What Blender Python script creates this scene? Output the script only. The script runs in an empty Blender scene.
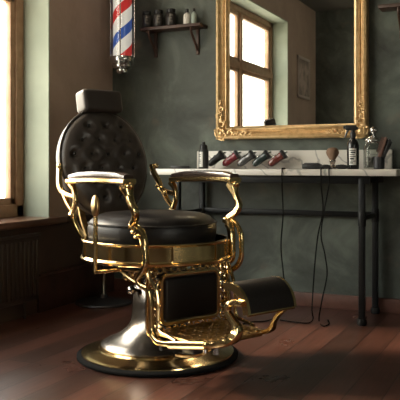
import bpy, bmesh, math, random
from mathutils import Vector, Matrix
random.seed(7)
S = bpy.context.scene
COL = S.collection
PI = math.pi

# ------------------------------------------------------------------ camera frame
F = 740.0; CX = 200.0; HY = 165.0; EYE = 0.93
YAW = math.atan(0.46)
cr = (math.cos(YAW), math.sin(YAW)); cf = (-math.sin(YAW), math.cos(YAW))
CAM = Vector((2.890, -4.728, EYE))
def ray(px, y):
    u = (px - CX) / F; v = (HY - y) / F
    return Vector((cf[0] + u*cr[0], cf[1] + u*cr[1], v))
def on_y(px, y, Y):           # point seen at pixel lying on the vertical plane y=Y
    d = ray(px, y); t = (Y - CAM.y) / d.y; return CAM + d*t
def on_x(px, y, X):
    d = ray(px, y); t = (X - CAM.x) / d.x; return CAM + d*t
def on_z(px, y, Z):
    d = ray(px, y); t = (Z - CAM.z) / d.z; return CAM + d*t
def at_d(px, y, D):
    return CAM + ray(px, y)*D

cam = bpy.data.objects.new('camera', bpy.data.cameras.new('camera')); COL.objects.link(cam)
cam.location = CAM; cam.rotation_euler = (PI/2, 0, YAW)
cam.data.sensor_width = 36; cam.data.lens = F/400*36; cam.data.shift_y = (HY-200)/400
cam.data.clip_start = 0.05
S.camera = cam

# ------------------------------------------------------------------ materials
MATS = {}
def mat(name, base, rough=0.5, metal=0.0, spec=0.5, noise=None, bump=None, coat=0.0, trans=0.0, ior=1.45, sheen=0):
    if name in MATS: return MATS[name]
    m = bpy.data.materials.new(name); m.use_nodes = True
    nt = m.node_tree; b = nt.nodes['Principled BSDF']
    b.inputs['Base Color'].default_value = (*base, 1)
    b.inputs['Roughness'].default_value = rough
    b.inputs['Metallic'].default_value = metal
    b.inputs['Specular IOR Level'].default_value = spec
    b.inputs['Coat Weight'].default_value = coat; b.inputs['Coat Roughness'].default_value = 0.22 if 'leather' in name else 0.05
    b.inputs['Transmission Weight'].default_value = trans
    b.inputs['IOR'].default_value = ior
    tc = nt.nodes.new('ShaderNodeTexCoord')
    if noise:        # (scale, other colour, detail, lo, hi)
        n = nt.nodes.new('ShaderNodeTexNoise'); n.inputs['Scale'].default_value = noise[0]
        n.inputs['Detail'].default_value = noise[2]
        r = nt.nodes.new('ShaderNodeValToRGB')
        r.color_ramp.elements[0].position = noise[3]; r.color_ramp.elements[1].position = noise[4]
        r.color_ramp.elements[0].color = (*base, 1); r.color_ramp.elements[1].color = (*noise[1], 1)
        nt.links.new(tc.outputs['Object'], n.inputs['Vector'])
        nt.links.new(n.outputs['Fac'], r.inputs['Fac'])
        nt.links.new(r.outputs['Color'], b.inputs['Base Color'])
    if bump:         # (scale, strength, distance)
        n2 = nt.nodes.new('ShaderNodeTexNoise'); n2.inputs['Scale'].default_value = bump[0]
        n2.inputs['Detail'].default_value = 5
        bp = nt.nodes.new('ShaderNodeBump'); bp.inputs['Strength'].default_value = bump[1]
        bp.inputs['Distance'].default_value = bump[2]
        nt.links.new(tc.outputs['Object'], n2.inputs['Vector'])
        nt.links.new(n2.outputs['Fac'], bp.inputs['Height'])
        nt.links.new(bp.outputs['Normal'], b.inputs['Normal'])
    MATS[name] = m
    return m

GOLD = mat('polished_brass', (0.82, 0.62, 0.32), 0.16, 1.0, noise=(9, (0.70, 0.50, 0.23), 3, 0.35, 0.75))
GOLDD = mat('aged_brass', (0.66, 0.46, 0.22), 0.28, 1.0, noise=(40, (0.38, 0.24, 0.10), 4, 0.4, 0.75))
GILT = mat('gilt_wood', (0.74, 0.52, 0.27), 0.38, 0.7, noise=(30, (0.50, 0.32, 0.15), 4, 0.45, 0.8), bump=(60, 0.25, 0.004))
PEWTER = mat('pewter', (0.25, 0.225, 0.20), 0.24, 1.0, bump=(8, 0.05, 0.01))
STEEL = mat('steel', (0.6, 0.6, 0.6), 0.2, 1.0)
DSTEEL = mat('dark_steel', (0.05, 0.05, 0.055), 0.4, 0.8)
LEATHER = mat('black_leather', (0.013, 0.011, 0.0105), 0.40, 0, 0.35, bump=(160, 0.18, 0.002))
LEATHERB = mat('dark_brown_leather', (0.048, 0.038, 0.032), 0.42, 0, 0.4, coat=0.3, bump=(140, 0.2, 0.002))
PADM = mat('armrest_leather', (0.05, 0.033, 0.026), 0.2, 0, 0.7, coat=0.5)
BLACK = mat('black_plastic', (0.012, 0.012, 0.013), 0.35)
RUBBER = mat('black_rubber', (0.010, 0.010, 0.010), 0.9, spec=0.05)
REDP = mat('red_enamel', (0.17, 0.012, 0.022), 0.25, coat=0.6)
MAROON = mat('maroon_enamel', (0.12, 0.022, 0.016), 0.25, coat=0.6)
GREYP = mat('grey_enamel', (0.14, 0.14, 0.14), 0.22, 0.6)
GREENP = mat('dark_green_enamel', (0.02, 0.035, 0.035), 0.25, coat=0.5)
WHITE = mat('white_label', (0.75, 0.73, 0.68), 0.5)
CREAM = mat('bottle_white', (0.6, 0.57, 0.52), 0.35)
PALEB = mat('pale_green_bottle', (0.30, 0.36, 0.32), 0.3)
DARKJAR = mat('dark_jar', (0.03, 0.026, 0.024), 0.3)
WOODD = mat('dark_wood', (0.065, 0.030, 0.020), 0.45, noise=(12, (0.035, 0.017, 0.012), 6, 0.3, 0.7))
WOODF = mat('window_wood', (0.40, 0.25, 0.15), 0.45, noise=(14, (0.28, 0.165, 0.095), 6, 0.3, 0.7))  # wood colour lightened to include the haze glow at the window
SILLM = mat('sill_wood', (0.14, 0.072, 0.045), 0.3, noise=(10, (0.09, 0.045, 0.03), 6, 0.3, 0.7), coat=0.3)
REVEAL = mat('reveal_paint', (0.32, 0.35, 0.28), 0.7, noise=(5, (0.26, 0.29, 0.23), 5, 0.3, 0.7))
LWALL = mat('haze_warmed_plaster', (0.36, 0.27, 0.21), 0.75, noise=(3.5, (0.28, 0.21, 0.165), 8, 0.3, 0.7), bump=(14, 0.3, 0.01))  # brownish plaster, lightened and warmed to stand in for haze glow
RADM = mat('radiator_paint', (0.040, 0.028, 0.022), 0.45)
CEIL = mat('ceiling_paint', (0.12, 0.12, 0.105), 0.8)
SKIRT = mat('skirting_wood', (0.115, 0.050, 0.036), 0.45, noise=(20, (0.08, 0.035, 0.025), 5, 0.3, 0.7))
BRISTLE = mat('bristle', (0.20, 0.12, 0.075), 0.8, bump=(300, 0.6, 0.003))
BROWNH = mat('brown_handle', (0.10, 0.05, 0.035), 0.3)
REDS = mat('pole_red', (0.52, 0.035, 0.03), 0.3)

def mirror_mat():
    m = mat('mirror_silver', (0.80, 0.82, 0.80), 0.012, 1.0); return m
MIRROR = mirror_mat()

def glass_mat(name, tint=(1, 1, 1), rough=0.0):
    m = bpy.data.materials.new(name); m.use_nodes = True
    nt = m.node_tree; nt.nodes.remove(nt.nodes['Principled BSDF'])
    out = nt.nodes['Material Output']
    tr = nt.nodes.new('ShaderNodeBsdfTransparent'); tr.inputs[0].default_value = (*tint, 1)
    gl = nt.nodes.new('ShaderNodeBsdfGlossy'); gl.inputs['Roughness'].default_value = 0.03
    mx = nt.nodes.new('ShaderNodeMixShader'); fw_ = nt.nodes.new('ShaderNodeLayerWeight'); fw_.inputs[0].default_value = 0.12
    fr = nt.nodes.new('ShaderNodeMath'); fr.operation = 'MULTIPLY_ADD'; fr.inputs[1].default_value = 0.6; fr.inputs[2].default_value = 0.03; nt.links.new(fw_.outputs['Facing'], fr.inputs[0])
    nt.links.new(fr.outputs[0], mx.inputs[0]); nt.links.new(tr.outputs[0], mx.inputs[1]); nt.links.new(gl.outputs[0], mx.inputs[2])
    nt.links.new(mx.outputs[0], out.inputs['Surface'])
    return m
PANE = glass_mat('pane_glass', (0.97, 0.98, 0.97))
JARG = glass_mat('jar_glass', (0.86, 0.88, 0.86))

def wall_green():
    m = bpy.data.materials.new('green_limewash'); m.use_nodes = True
    nt = m.node_tree; b = nt.nodes['Principled BSDF']; b.inputs['Roughness'].default_value = 0.6
    tc = nt.nodes.new('ShaderNodeTexCoord')
    n1 = nt.nodes.new('ShaderNodeTexNoise'); n1.inputs['Scale'].default_value = 2.6; n1.inputs['Detail'].default_value = 9; n1.inputs['Roughness'].default_value = 0.62; n1.inputs['Distortion'].default_value = 0.7
    r1 = nt.nodes.new('ShaderNodeValToRGB')
    e = r1.color_ramp.elements
    e[0].position = 0.30; e[0].color = (0.027, 0.031, 0.027, 1)
    e[1].position = 0.72; e[1].color = (0.135, 0.160, 0.135, 1)
    x = r1.color_ramp.elements.new(0.52); x.color = (0.064, 0.077, 0.065, 1)
    n2 = nt.nodes.new('ShaderNodeTexNoise'); n2.inputs['Scale'].default_value = 7; n2.inputs['Detail'].default_value = 6
    r2 = nt.nodes.new('ShaderNodeValToRGB')
    r2.color_ramp.elements[0].position = 0.60; r2.color_ramp.elements[0].color = (0, 0, 0, 1)
    r2.color_ramp.elements[1].position = 0.78; r2.color_ramp.elements[1].color = (0.55, 0.55, 0.55, 1)
    mx = nt.nodes.new('ShaderNodeMix'); mx.data_type = 'RGBA'
    mx.inputs['B'].default_value = (0.14, 0.11, 0.08, 1)
    nt.links.new(tc.outputs['Object'], n1.inputs['Vector']); nt.links.new(tc.outputs['Object'], n2.inputs['Vector'])
    nt.links.new(n1.outputs['Fac'], r1.inputs['Fac']); nt.links.new(n2.outputs['Fac'], r2.inputs['Fac'])
    nt.links.new(r2.outputs['Color'], mx.inputs['Factor']); nt.links.new(r1.outputs['Color'], mx.inputs['A'])
    nt.links.new(mx.outputs['Result'], b.inputs['Base Color'])
    n3 = nt.nodes.new('ShaderNodeTexNoise'); n3.inputs['Scale'].default_value = 9; n3.inputs['Detail'].default_value = 8
    bp = nt.nodes.new('ShaderNodeBump'); bp.inputs['Strength'].default_value = 0.5; bp.inputs['Distance'].default_value = 0.012
    nt.links.new(tc.outputs['Object'], n3.inputs['Vector']); nt.links.new(n3.outputs['Fac'], bp.inputs['Height']); nt.links.new(bp.outputs['Normal'], b.inputs['Normal'])
    return m
GREEN = wall_green()

def floor_mat():
    m = bpy.data.materials.new('floor_boards'); m.use_nodes = True
    nt = m.node_tree; b = nt.nodes['Principled BSDF']
    tc = nt.nodes.new('ShaderNodeTexCoord')
    mp = nt.nodes.new('ShaderNodeMapping'); mp.inputs['Rotation'].default_value = (0, 0, PI/2)
    br = nt.nodes.new('ShaderNodeTexBrick')
    br.offset = 0.37; br.offset_frequency = 3
    br.inputs['Scale'].default_value = 1.0
    br.inputs['Mortar Size'].default_value = 0.0035; br.inputs['Mortar Smooth'].default_value = 0.3
    br.inputs['Brick Width'].default_value = 1.9; br.inputs['Row Height'].default_value = 0.145
    br.inputs['Color1'].default_value = (0.088, 0.036, 0.025, 1)
    br.inputs['Color2'].default_value = (0.036, 0.016, 0.011, 1)
    br.inputs['Mortar'].default_value = (0.015, 0.008, 0.006, 1)
    gm = nt.nodes.new('ShaderNodeMapping'); gm.inputs['Scale'].default_value = (22, 1.3, 1)
    gn = nt.nodes.new('ShaderNodeTexNoise'); gn.inputs['Scale'].default_value = 3; gn.inputs['Detail'].default_value = 8
    gr = nt.nodes.new('ShaderNodeValToRGB')
    gr.color_ramp.elements[0].position = 0.3; gr.color_ramp.elements[0].color = (0.55, 0.52, 0.5, 1)
    gr.color_ramp.elements[1].position = 0.7; gr.color_ramp.elements[1].color = (1.15, 1.12, 1.1, 1)
    mx = nt.nodes.new('ShaderNodeMix'); mx.data_type = 'RGBA'; mx.blend_type = 'MULTIPLY'; mx.inputs['Factor'].default_value = 1
    L = nt.links.new
    L(tc.outputs['Object'], mp.inputs['Vector']); L(mp.outputs['Vector'], br.inputs['Vector'])
    L(tc.outputs['Object'], gm.inputs['Vector']); L(gm.outputs['Vector'], gn.inputs['Vector']); L(gn.outputs['Fac'], gr.inputs['Fac'])
    L(br.outputs['Color'], mx.inputs['A']); L(gr.outputs['Color'], mx.inputs['B']); L(mx.outputs['Result'], b.inputs['Base Color'])
    n2 = nt.nodes.new('ShaderNodeTexNoise'); n2.inputs['Scale'].default_value = 2.5; n2.inputs['Detail'].default_value = 5
    mr = nt.nodes.new('ShaderNodeMapRange'); mr.inputs['To Min'].default_value = 0.20; mr.inputs['To Max'].default_value = 0.42
    L(tc.outputs['Object'], n2.inputs['Vector']); L(n2.outputs['Fac'], mr.inputs['Value']); L(mr.outputs['Result'], b.inputs['Roughness'])
    bp = nt.nodes.new('ShaderNodeBump'); bp.inputs['Strength'].default_value = 0.35; bp.inputs['Distance'].default_value = 0.004; bp.invert = True
    L(br.outputs['Fac'], bp.inputs['Height']); L(bp.outputs['Normal'], b.inputs['Normal'])
    return m
FLOORM = floor_mat()

def marble_mat():
    m = bpy.data.materials.new('white_marble'); m.use_nodes = True
    nt = m.node_tree; b = nt.nodes['Principled BSDF']; b.inputs['Roughness'].default_value = 0.28
    tc = nt.nodes.new('ShaderNodeTexCoord')
    mp = nt.nodes.new('ShaderNodeMapping'); mp.inputs['Rotation'].default_value = (0.3, 0.75, 0.4); mp.inputs['Scale'].default_value = (1, 1, 1)
    w = nt.nodes.new('ShaderNodeTexWave'); w.inputs['Scale'].default_value = 2.2; w.inputs['Distortion'].default_value = 9
    w.inputs['Detail'].default_value = 4; w.inputs['Detail Scale'].default_value = 1.6
    r = nt.nodes.new('ShaderNodeValToRGB')
    r.color_ramp.elements[0].position = 0.0; r.color_ramp.elements[0].color = (0.36, 0.35, 0.33, 1)
    r.color_ramp.elements[1].position = 0.045; r.color_ramp.elements[1].color = (0.66, 0.63, 0.58, 1)
    nt.links.new(tc.outputs['Object'], mp.inputs['Vector']); nt.links.new(mp.outputs['Vector'], w.inputs['Vector'])
    nt.links.new(w.outputs['Fac'], r.inputs['Fac']); nt.links.new(r.outputs['Color'], b.inputs['Base Color'])
    return m
MARBLE = marble_mat()

def pole_mat():
    m = bpy.data.materials.new('pole_stripes'); m.use_nodes = True
    nt = m.node_tree; b = nt.nodes['Principled BSDF']; b.inputs['Roughness'].default_value = 0.25; b.inputs['Coat Weight'].default_value = 0.6
    L = nt.links.new
    tc = nt.nodes.new('ShaderNodeTexCoord'); sp = nt.nodes.new('ShaderNodeSeparateXYZ'); L(tc.outputs['Object'], sp.inputs[0])
    at = nt.nodes.new('ShaderNodeMath'); at.operation = 'ARCTAN2'; L(sp.outputs['Y'], at.inputs[0]); L(sp.outputs['X'], at.inputs[1])
    d = nt.nodes.new('ShaderNodeMath'); d.operation = 'DIVIDE'; d.inputs[1].default_value = 2*PI; L(at.outputs[0], d.inputs[0])
    z = nt.nodes.new('ShaderNodeMath'); z.operation = 'DIVIDE'; z.inputs[1].default_value = 0.355; L(sp.outputs['Z'], z.inputs[0])
    s = nt.nodes.new('ShaderNodeMath'); s.operation = 'SUBTRACT'; L(z.outputs[0], s.inputs[0]); L(d.outputs[0], s.inputs[1])
    o = nt.nodes.new('ShaderNodeMath'); o.operation = 'ADD'; o.name = 'phase'; o.inputs[1].default_value = 0.0; L(s.outputs[0], o.inputs[0])
    f = nt.nodes.new('ShaderNodeMath'); f.operation = 'FRACT'; L(o.outputs[0], f.inputs[0])
    r = nt.nodes.new('ShaderNodeValToRGB'); r.color_ramp.interpolation = 'CONSTANT'
    e = r.color_ramp.elements; e[0].position = 0; e[0].color = (0.50, 0.03, 0.03, 1)
    e[1].position = 0.22; e[1].color = (0.72, 0.70, 0.66, 1)
    a = e.new(0.50); a.color = (0.035, 0.09, 0.34, 1); c = e.new(0.72); c.color = (0.72, 0.70, 0.66, 1)
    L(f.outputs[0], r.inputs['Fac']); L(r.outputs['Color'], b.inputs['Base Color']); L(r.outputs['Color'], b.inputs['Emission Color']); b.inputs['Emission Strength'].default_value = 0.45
    return m
POLEM = pole_mat()

# ------------------------------------------------------------------ mesh helpers
def finish(name, bm, m, parent=None, loc=None, smooth=True, ang=40, rotz=0):
    me = bpy.data.meshes.new(name)
    bmesh.ops.recalc_face_normals(bm, faces=bm.faces[:])
    bm.to_mesh(me); bm.free()
    me.materials.append(m)
    if smooth:
        for p in me.polygons: p.use_smooth = True
        me.set_sharp_from_angle(angle=math.radians(ang))
    o = bpy.data.objects.new(name, me); COL.objects.link(o)
    if parent: o.parent = parent
    if loc is not None: o.location = loc
    if rotz: o.rotation_euler = (0, 0, rotz)
    return o
def thing(name, label, cat, loc=(0, 0, 0), rotz=0, group=None):
    o = bpy.data.objects.new(name, None); COL.objects.link(o); o.empty_display_size = 0.05
    o.location = loc; o.rotation_euler = (0, 0, rotz)
    o['label'] = label; o['category'] = cat
    if group: o['group'] = group
    return o
def tag(o, label, cat, group=None):
    o['label'] = label; o['category'] = cat
    if group: o['group'] = group
    return o
def struct(o, label, cat='structure'):
    o['kind'] = 'structure'; o['label'] = label; o['category'] = cat; return o
def box(bm, x0, x1, y0, y1, z0, z1, bev=0.0, seg=2):
    r = bmesh.ops.create_cube(bm, size=1)
    vs = r['verts']
    bmesh.ops.scale(bm, vec=(x1-x0, y1-y0, z1-z0), verts=vs)
    bmesh.ops.translate(bm, vec=((x0+x1)/2, (y0+y1)/2, (z0+z1)/2), verts=vs)
    if bev > 0:
        es = list({e for v in vs for e in v.link_edges})
        bmesh.ops.bevel(bm, geom=es, offset=bev, segments=seg, profile=0.5, affect='EDGES')
def catmull(pts, n=5):
    P = [Vector(p) for p in pts]
    if len(P) < 3: return P
    out = []
    for i in range(len(P)-1):
        p0 = P[i-1] if i > 0 else P[0]*2-P[1]
        p1, p2 = P[i], P[i+1]
        p3 = P[i+2] if i+2 < len(P) else P[-1]*2-P[-2]
        for k in range(n):
            t = k/n
            out.append(0.5*((2*p1)+(-p0+p2)*t+(2*p0-5*p1+4*p2-p3)*t*t+(-p0+3*p1-3*p2+p3)*t**3))
    out.append(P[-1]); return out
def tube(bm, pts, r, seg=10, smooth=5, up=None, flat=None, closed=False):
    """r: number or list per control point. flat: (wu, wv) cross-section half sizes, wv along 'up'."""
    n = len(pts)
    C = catmull(pts, smooth) if smooth > 1 else [Vector(p) for p in pts]
    def rad(i):
        if not isinstance(r, (list, tuple)): return r
        t = i/(len(C)-1)*(n-1); k = min(int(t), n-2); f = t-k
        return r[k]*(1-f)+r[k+1]*f
    rings = []
    prev = None
    for i, c in enumerate(C):
        t = (C[min(i+1, len(C)-1)]-C[max(i-1, 0)])
        if closed: t = C[(i+1) % len(C)]-C[i-1]
        if t.length < 1e-9: t = Vector((0, 0, 1))
        t.normalize()
        if up is not None: nrm = Vector(up) - t*t.dot(Vector(up))
        elif prev is not None: nrm = prev - t*t.dot(prev)
        else:
            a = Vector((0, 0, 1)) if abs(t.z) < 0.9 else Vector((1, 0, 0)); nrm = a - t*t.dot(a)
        if nrm.length < 1e-6: nrm = prev or Vector((1, 0, 0))
        nrm.normalize(); prev = nrm; bi = t.cross(nrm)
        R = rad(i); ring = []
        for k in range(seg):
            a = 2*PI*k/seg + (PI/4 if seg == 4 else 0)
            if flat:
                ca, sa = math.cos(a), math.sin(a)
                e = 0.55
                ca = math.copysign(abs(ca)**e, ca); sa = math.copysign(abs(sa)**e, sa)
                ring.append(bm.verts.new(c + nrm*(ca*flat[1]*R) + bi*(sa*flat[0]*R)))
            else:
                ring.append(bm.verts.new(c + nrm*math.cos(a)*R + bi*math.sin(a)*R))
        rings.append(ring)
    m = len(rings)
    for i in range(m if closed else m-1):
        A, B = rings[i], rings[(i+1) % m]
        for k in range(seg):
            bm.faces.new((A[k], A[(k+1) % seg], B[(k+1) % seg], B[k]))
    if not closed:
        bm.faces.new(rings[0][::-1]); bm.faces.new(rings[-1])
def lathe(bm, prof, seg=32, c=(0, 0, 0), axis='z'):
    rings = []
    for r, z in prof:
        ring = []
        for k in range(seg):
            a = 2*PI*k/seg
            p = (r*math.cos(a), r*math.sin(a), z)
            if axis == 'y': p = (p[0], p[2], p[1])
            if axis == 'x': p = (p[2], p[0], p[1])
            ring.append(bm.verts.new((p[0]+c[0], p[1]+c[1], p[2]+c[2])))
        rings.append(ring)
    for i in range(len(rings)-1):
        A, B = rings[i], rings[i+1]
        for k in range(seg): bm.faces.new((A[k], A[(k+1) % seg], B[(k+1) % seg], B[k]))
    if prof[0][0] > 1e-5: bm.faces.new(rings[0][::-1])
    if prof[-1][0] > 1e-5: bm.faces.new(rings[-1])
    bmesh.ops.remove_doubles(bm, verts=[v for ring in (rings[0], rings[-1]) for v in ring], dist=1e-5)
def ball(bm, c, r, s=(1, 1, 1), seg=14, ring=8):
    q = bmesh.ops.create_uvsphere(bm, u_segments=seg, v_segments=ring, radius=r)
    bmesh.ops.scale(bm, vec=s, verts=q['verts']); bmesh.ops.translate(bm, vec=c, verts=q['verts'])
def spiral(bm, c, R, u, v, turns=1.2, r=0.004, a0=0, sgn=1, n=12, seg=6):
    c = Vector(c); u = Vector(u); v = Vector(v); pts = []
    for i in range(n+1):
        t = i/n; a = a0 + sgn*t*turns*2*PI; q = R*(1-0.78*t)
        pts.append(c + u*math.cos(a)*q + v*math.sin(a)*q)
    tube(bm, pts, [r]*(len(pts)-3)+[r*0.9, r*0.9, r*1.3], seg=seg, smooth=1)
def new(): return bmesh.new()

# ------------------------------------------------------------------ the room
RX, RY, RZ = 4.6, -5.5, 3.1
WY0, WY1 = -0.774, -4.24; WZ0, WZ1 = 0.593, 2.74; TW = 0.32
b = new(); box(b, -TW, RX, RY-0.1, 0.12, -0.06, 0)
struct(finish('floor', b, FLOORM, smooth=False), 'reddish brown wooden plank floor')
b = new(); box(b, -TW, RX, RY-0.1, 0.12, RZ, RZ+0.08)
struct(finish('ceiling', b, CEIL, smooth=False), 'dark painted ceiling')
b = new(); box(b, -TW, RX+0.1, 0, 0.12, 0, RZ)
struct(finish('wall_back', b, GREEN, smooth=False), 'mottled dark green plaster wall behind the mirror')
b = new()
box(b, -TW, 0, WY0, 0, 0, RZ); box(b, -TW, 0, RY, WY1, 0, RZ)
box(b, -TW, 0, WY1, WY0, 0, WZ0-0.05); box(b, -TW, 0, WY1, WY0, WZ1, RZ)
struct(finish('wall_left', b, LWALL, smooth=False), 'brownish plaster wall holding the window, coloured lighter and warmer for haze glow')
QY0, QY1, QZ0, QZ1 = -4.25, -3.50, 0.45, 2.35
b = new(); box(b, RX, RX+0.1, QY1, 0, 0, RZ); box(b, RX, RX+0.1, RY, QY0, 0, RZ); box(b, RX, RX+0.1, QY0, QY1, 0, QZ0); box(b, RX, RX+0.1, QY0, QY1, QZ1, RZ)
struct(finish('wall_right', b, GREEN, smooth=False), 'dark green wall on the right')
b = new(); box(b, -TW, RX+0.1, RY-0.1, RY, 0, RZ)
struct(finish('wall_rear', b, GREEN, smooth=False), 'dark green wall seen only in the mirror')

def skirt(name, x0, x1, y0, y1, h, lab):
    b = new(); box(b, x0, x1, y0, y1, 0, h, 0.004); 
    struct(finish(name, b, SKIRT), lab)
skirt('baseboard_back', 0.0, RX, -0.022, 0, 0.092, 'reddish brown baseboard along the green wall')
skirt('baseboard_rear', 0.0, RX, RY, RY+0.02, 0.092, 'brown baseboard of the rear wall')
# tall wainscot board on the window wall, lit along its top edge
b = new(); box(b, 0.0125, 0.030, -0.93, -0.024, 0, 0.232, 0.004); box(b, 0.0125, 0.045, -0.93, -0.024, 0.228, 0.246, 0.005)
struct(finish('baseboard_left', b, WOODD), 'dark baseboard with a thin ledge below the window')

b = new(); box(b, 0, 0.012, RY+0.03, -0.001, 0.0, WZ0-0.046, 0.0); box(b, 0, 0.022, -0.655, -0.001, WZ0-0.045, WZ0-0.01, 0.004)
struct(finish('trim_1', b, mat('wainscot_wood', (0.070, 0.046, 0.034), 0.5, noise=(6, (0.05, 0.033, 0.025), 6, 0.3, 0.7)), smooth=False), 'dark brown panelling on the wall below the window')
# window
w = thing('window_1', 'tall wooden window with bright daylight behind', 'window', (0, WY0, WZ0)); w['kind'] = 'structure'
def wp(bm_, name, m_, **k):
    o = finish(name, bm_, m_, w, **k); o.location = (0, -WY0, -WZ0); return o
b = new(); t_ = 0.012
box(b, -0.27, -0.002, WY0-t_, WY0, WZ0, WZ1); box(b, -0.27, -0.002, WY1, WY1+t_, WZ0, WZ1)
box(b, -0.27, -0.002, WY1, WY0, WZ1-t_, WZ1)
wp(b, 'window_reveal', REVEAL, smooth=False)
FX0, FX1 = -0.27, -0.20
ya, yb = WY0-t_, WY1+t_
fw = 0.075
b = new()
box(b, FX0, FX1, ya-fw, ya, WZ0, WZ1-t_, 0.006); box(b, FX0, FX1, yb, yb+fw, WZ0, WZ1-t_, 0.006)
box(b, FX0, FX1, yb, ya, WZ0, WZ0+0.08, 0.006); box(b, FX0, FX1, yb, ya, WZ1-t_-0.07, WZ1-t_, 0.006)
wp(b, 'window_frame', WOODF)
ys = [ya-fw, -2.15, -3.14, yb+fw]
ztr = 2.06
for k in range(3):
    y1, y0 = ys[k]-(0.03 if k else 0), ys[k+1]+(0.03 if k < 2 else 0)
    if k: 
        b = new(); box(b, FX0+0.005, FX1+0.012, ys[k]-0.032, ys[k]+0.032, WZ0+0.08, WZ1-t_-0.07, 0.006)
        wp(b, 'mullion', WOODF)
    for z0, z1 in ((WZ0+0.08, ztr-0.035), (ztr+0.035, WZ1-t_-0.07)):
        b = new(); sw = 0.045
        box(b, FX0+0.01, FX1-0.012, y0, y0+sw, z0, z1, 0.005); box(b, FX0+0.01, FX1-0.012, y1-sw, y1, z0, z1, 0.005)
        box(b, FX0+0.01, FX1-0.012, y0, y1, z0, z0+sw, 0.005); box(b, FX0+0.01, FX1-0.012, y0, y1, z1-sw, z1, 0.005)
        s_ = wp(b, 'sash', WOODF)
        b = new(); box(b, FX0+0.03, FX0+0.034, y0+sw-0.005, y1-sw+0.005, z0+sw-0.005, z1-sw+0.005)
        g = finish('pane', b, PANE, s_, smooth=False)
b = new(); box(b, FX0+0.005, FX1+0.006, yb, ya, ztr-0.036, ztr+0.036, 0.006)
wp(b, 'transom', WOODF)
b = new(); box(b, -0.30, 0.055, WY1-0.12, WY0+0.12, WZ0-0.045, WZ0, 0.01)
wp(b, 'window_sill', SILLM)

w2 = thing('fill_window', 'narrow wooden window added unseen on the right wall to light the brass', 'window', (RX, (QY0+QY1)/2, QZ0)); w2['kind'] = 'structure'  # added window, placed for streaks on the brass and frontal light
hq = (QY1-QY0)/2; hz = QZ1-QZ0
b = new()
box(b, 0.02, 0.08, -hq, -hq+0.05, 0, hz, 0.004); box(b, 0.02, 0.08, hq-0.05, hq, 0, hz, 0.004); box(b, 0.02, 0.08, -hq, hq, 0, 0.05, 0.004); box(b, 0.02, 0.08, -hq, hq, hz-0.05, hz, 0.004)
finish('window_frame', b, WOODF, w2)
b = new(); box(b, 0.025, 0.075, -hq, hq, hz*0.62-0.02, hz*0.62+0.02, 0.004); finish('transom', b, WOODF, w2)
b = new(); box(b, 0.048, 0.052, -hq+0.04, hq-0.04, 0.04, hz-0.04); finish('pane', b, PANE, w2, smooth=False)
# radiator under the sill
rad = thing('radiator', 'dark ribbed radiator on the wall under the window sill', 'radiator', (0.014, -1.6, 0.10))
b = new(); box(b, 0.022, 0.055, -0.62, 0.62, 0.0, 0.40, 0.008)
for k in range(31): box(b, 0.05, 0.062, -0.60+k*0.04-0.011, -0.60+k*0.04+0.011, 0.03, 0.37, 0.004, 1)
finish('panel', b, RADM, rad)
b = new(); box(b, 0.016, 0.068, -0.63, 0.63, 0.395, 0.41, 0.004); finish('top_grille', b, RADM, rad)
b = new(); box(b, 0.0, 0.03, -0.5, -0.47, 0.1, 0.3); finish('wall_bracket', b, RADM, rad); b = new(); box(b, 0.0, 0.03, 0.47, 0.5, 0.1, 0.3); finish('wall_bracket', b, RADM, rad)
b = new(); tube(b, [(0.04, 0.5, 0.01), (0.04, 0.5, -0.10)], 0.009); finish('pipe', b, RADM, rad); b = new(); tube(b, [(0.04, -0.5, 0.01), (0.04, -0.5, -0.10)], 0.009); finish('pipe', b, RADM, rad)

# framed picture on the window wall, seen in the mirror
pic = thing('framed_picture', 'small framed portrait print on the wall beyond the window, seen in the mirror', 'picture', (0, -4.88, 1.82))
b = new()
for y0, y1, z0, z1 in ((-0.27, 0.27, 0, 0.035), (-0.27, 0.27, 0.515, 0.55), (-0.27, -0.235, 0, 0.55), (0.235, 0.27, 0, 0.55)): box(b, 0.0, 0.022, y0, y1, z0, z1, 0.004)
finish('frame', b, mat('grey_frame', (0.40, 0.34, 0.30), 0.4), pic)
b = new(); box(b, 0.001, 0.012, -0.24, 0.24, 0.03, 0.52); finish('print', b, mat('print_paper', (0.42, 0.34, 0.29), 0.6, noise=(7, (0.20, 0.17, 0.15), 3, 0.4, 0.6)), pic, smooth=False)

# glow of the added, unseen ceiling lamps that fill the room
FILL_LAMP = bpy.data.materials.new('fill_lamp_glow'); FILL_LAMP.use_nodes = True
FILL_LAMP.node_tree.nodes['Principled BSDF'].inputs['Emission Color'].default_value = (1, 0.80, 0.58, 1)
FILL_LAMP.node_tree.nodes['Principled BSDF'].inputs['Emission Strength'].default_value = 21.0
FILL_LAMP.node_tree.nodes['Principled BSDF'].inputs['Base Color'].default_value = (0.8, 0.75, 0.65, 1)

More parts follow.
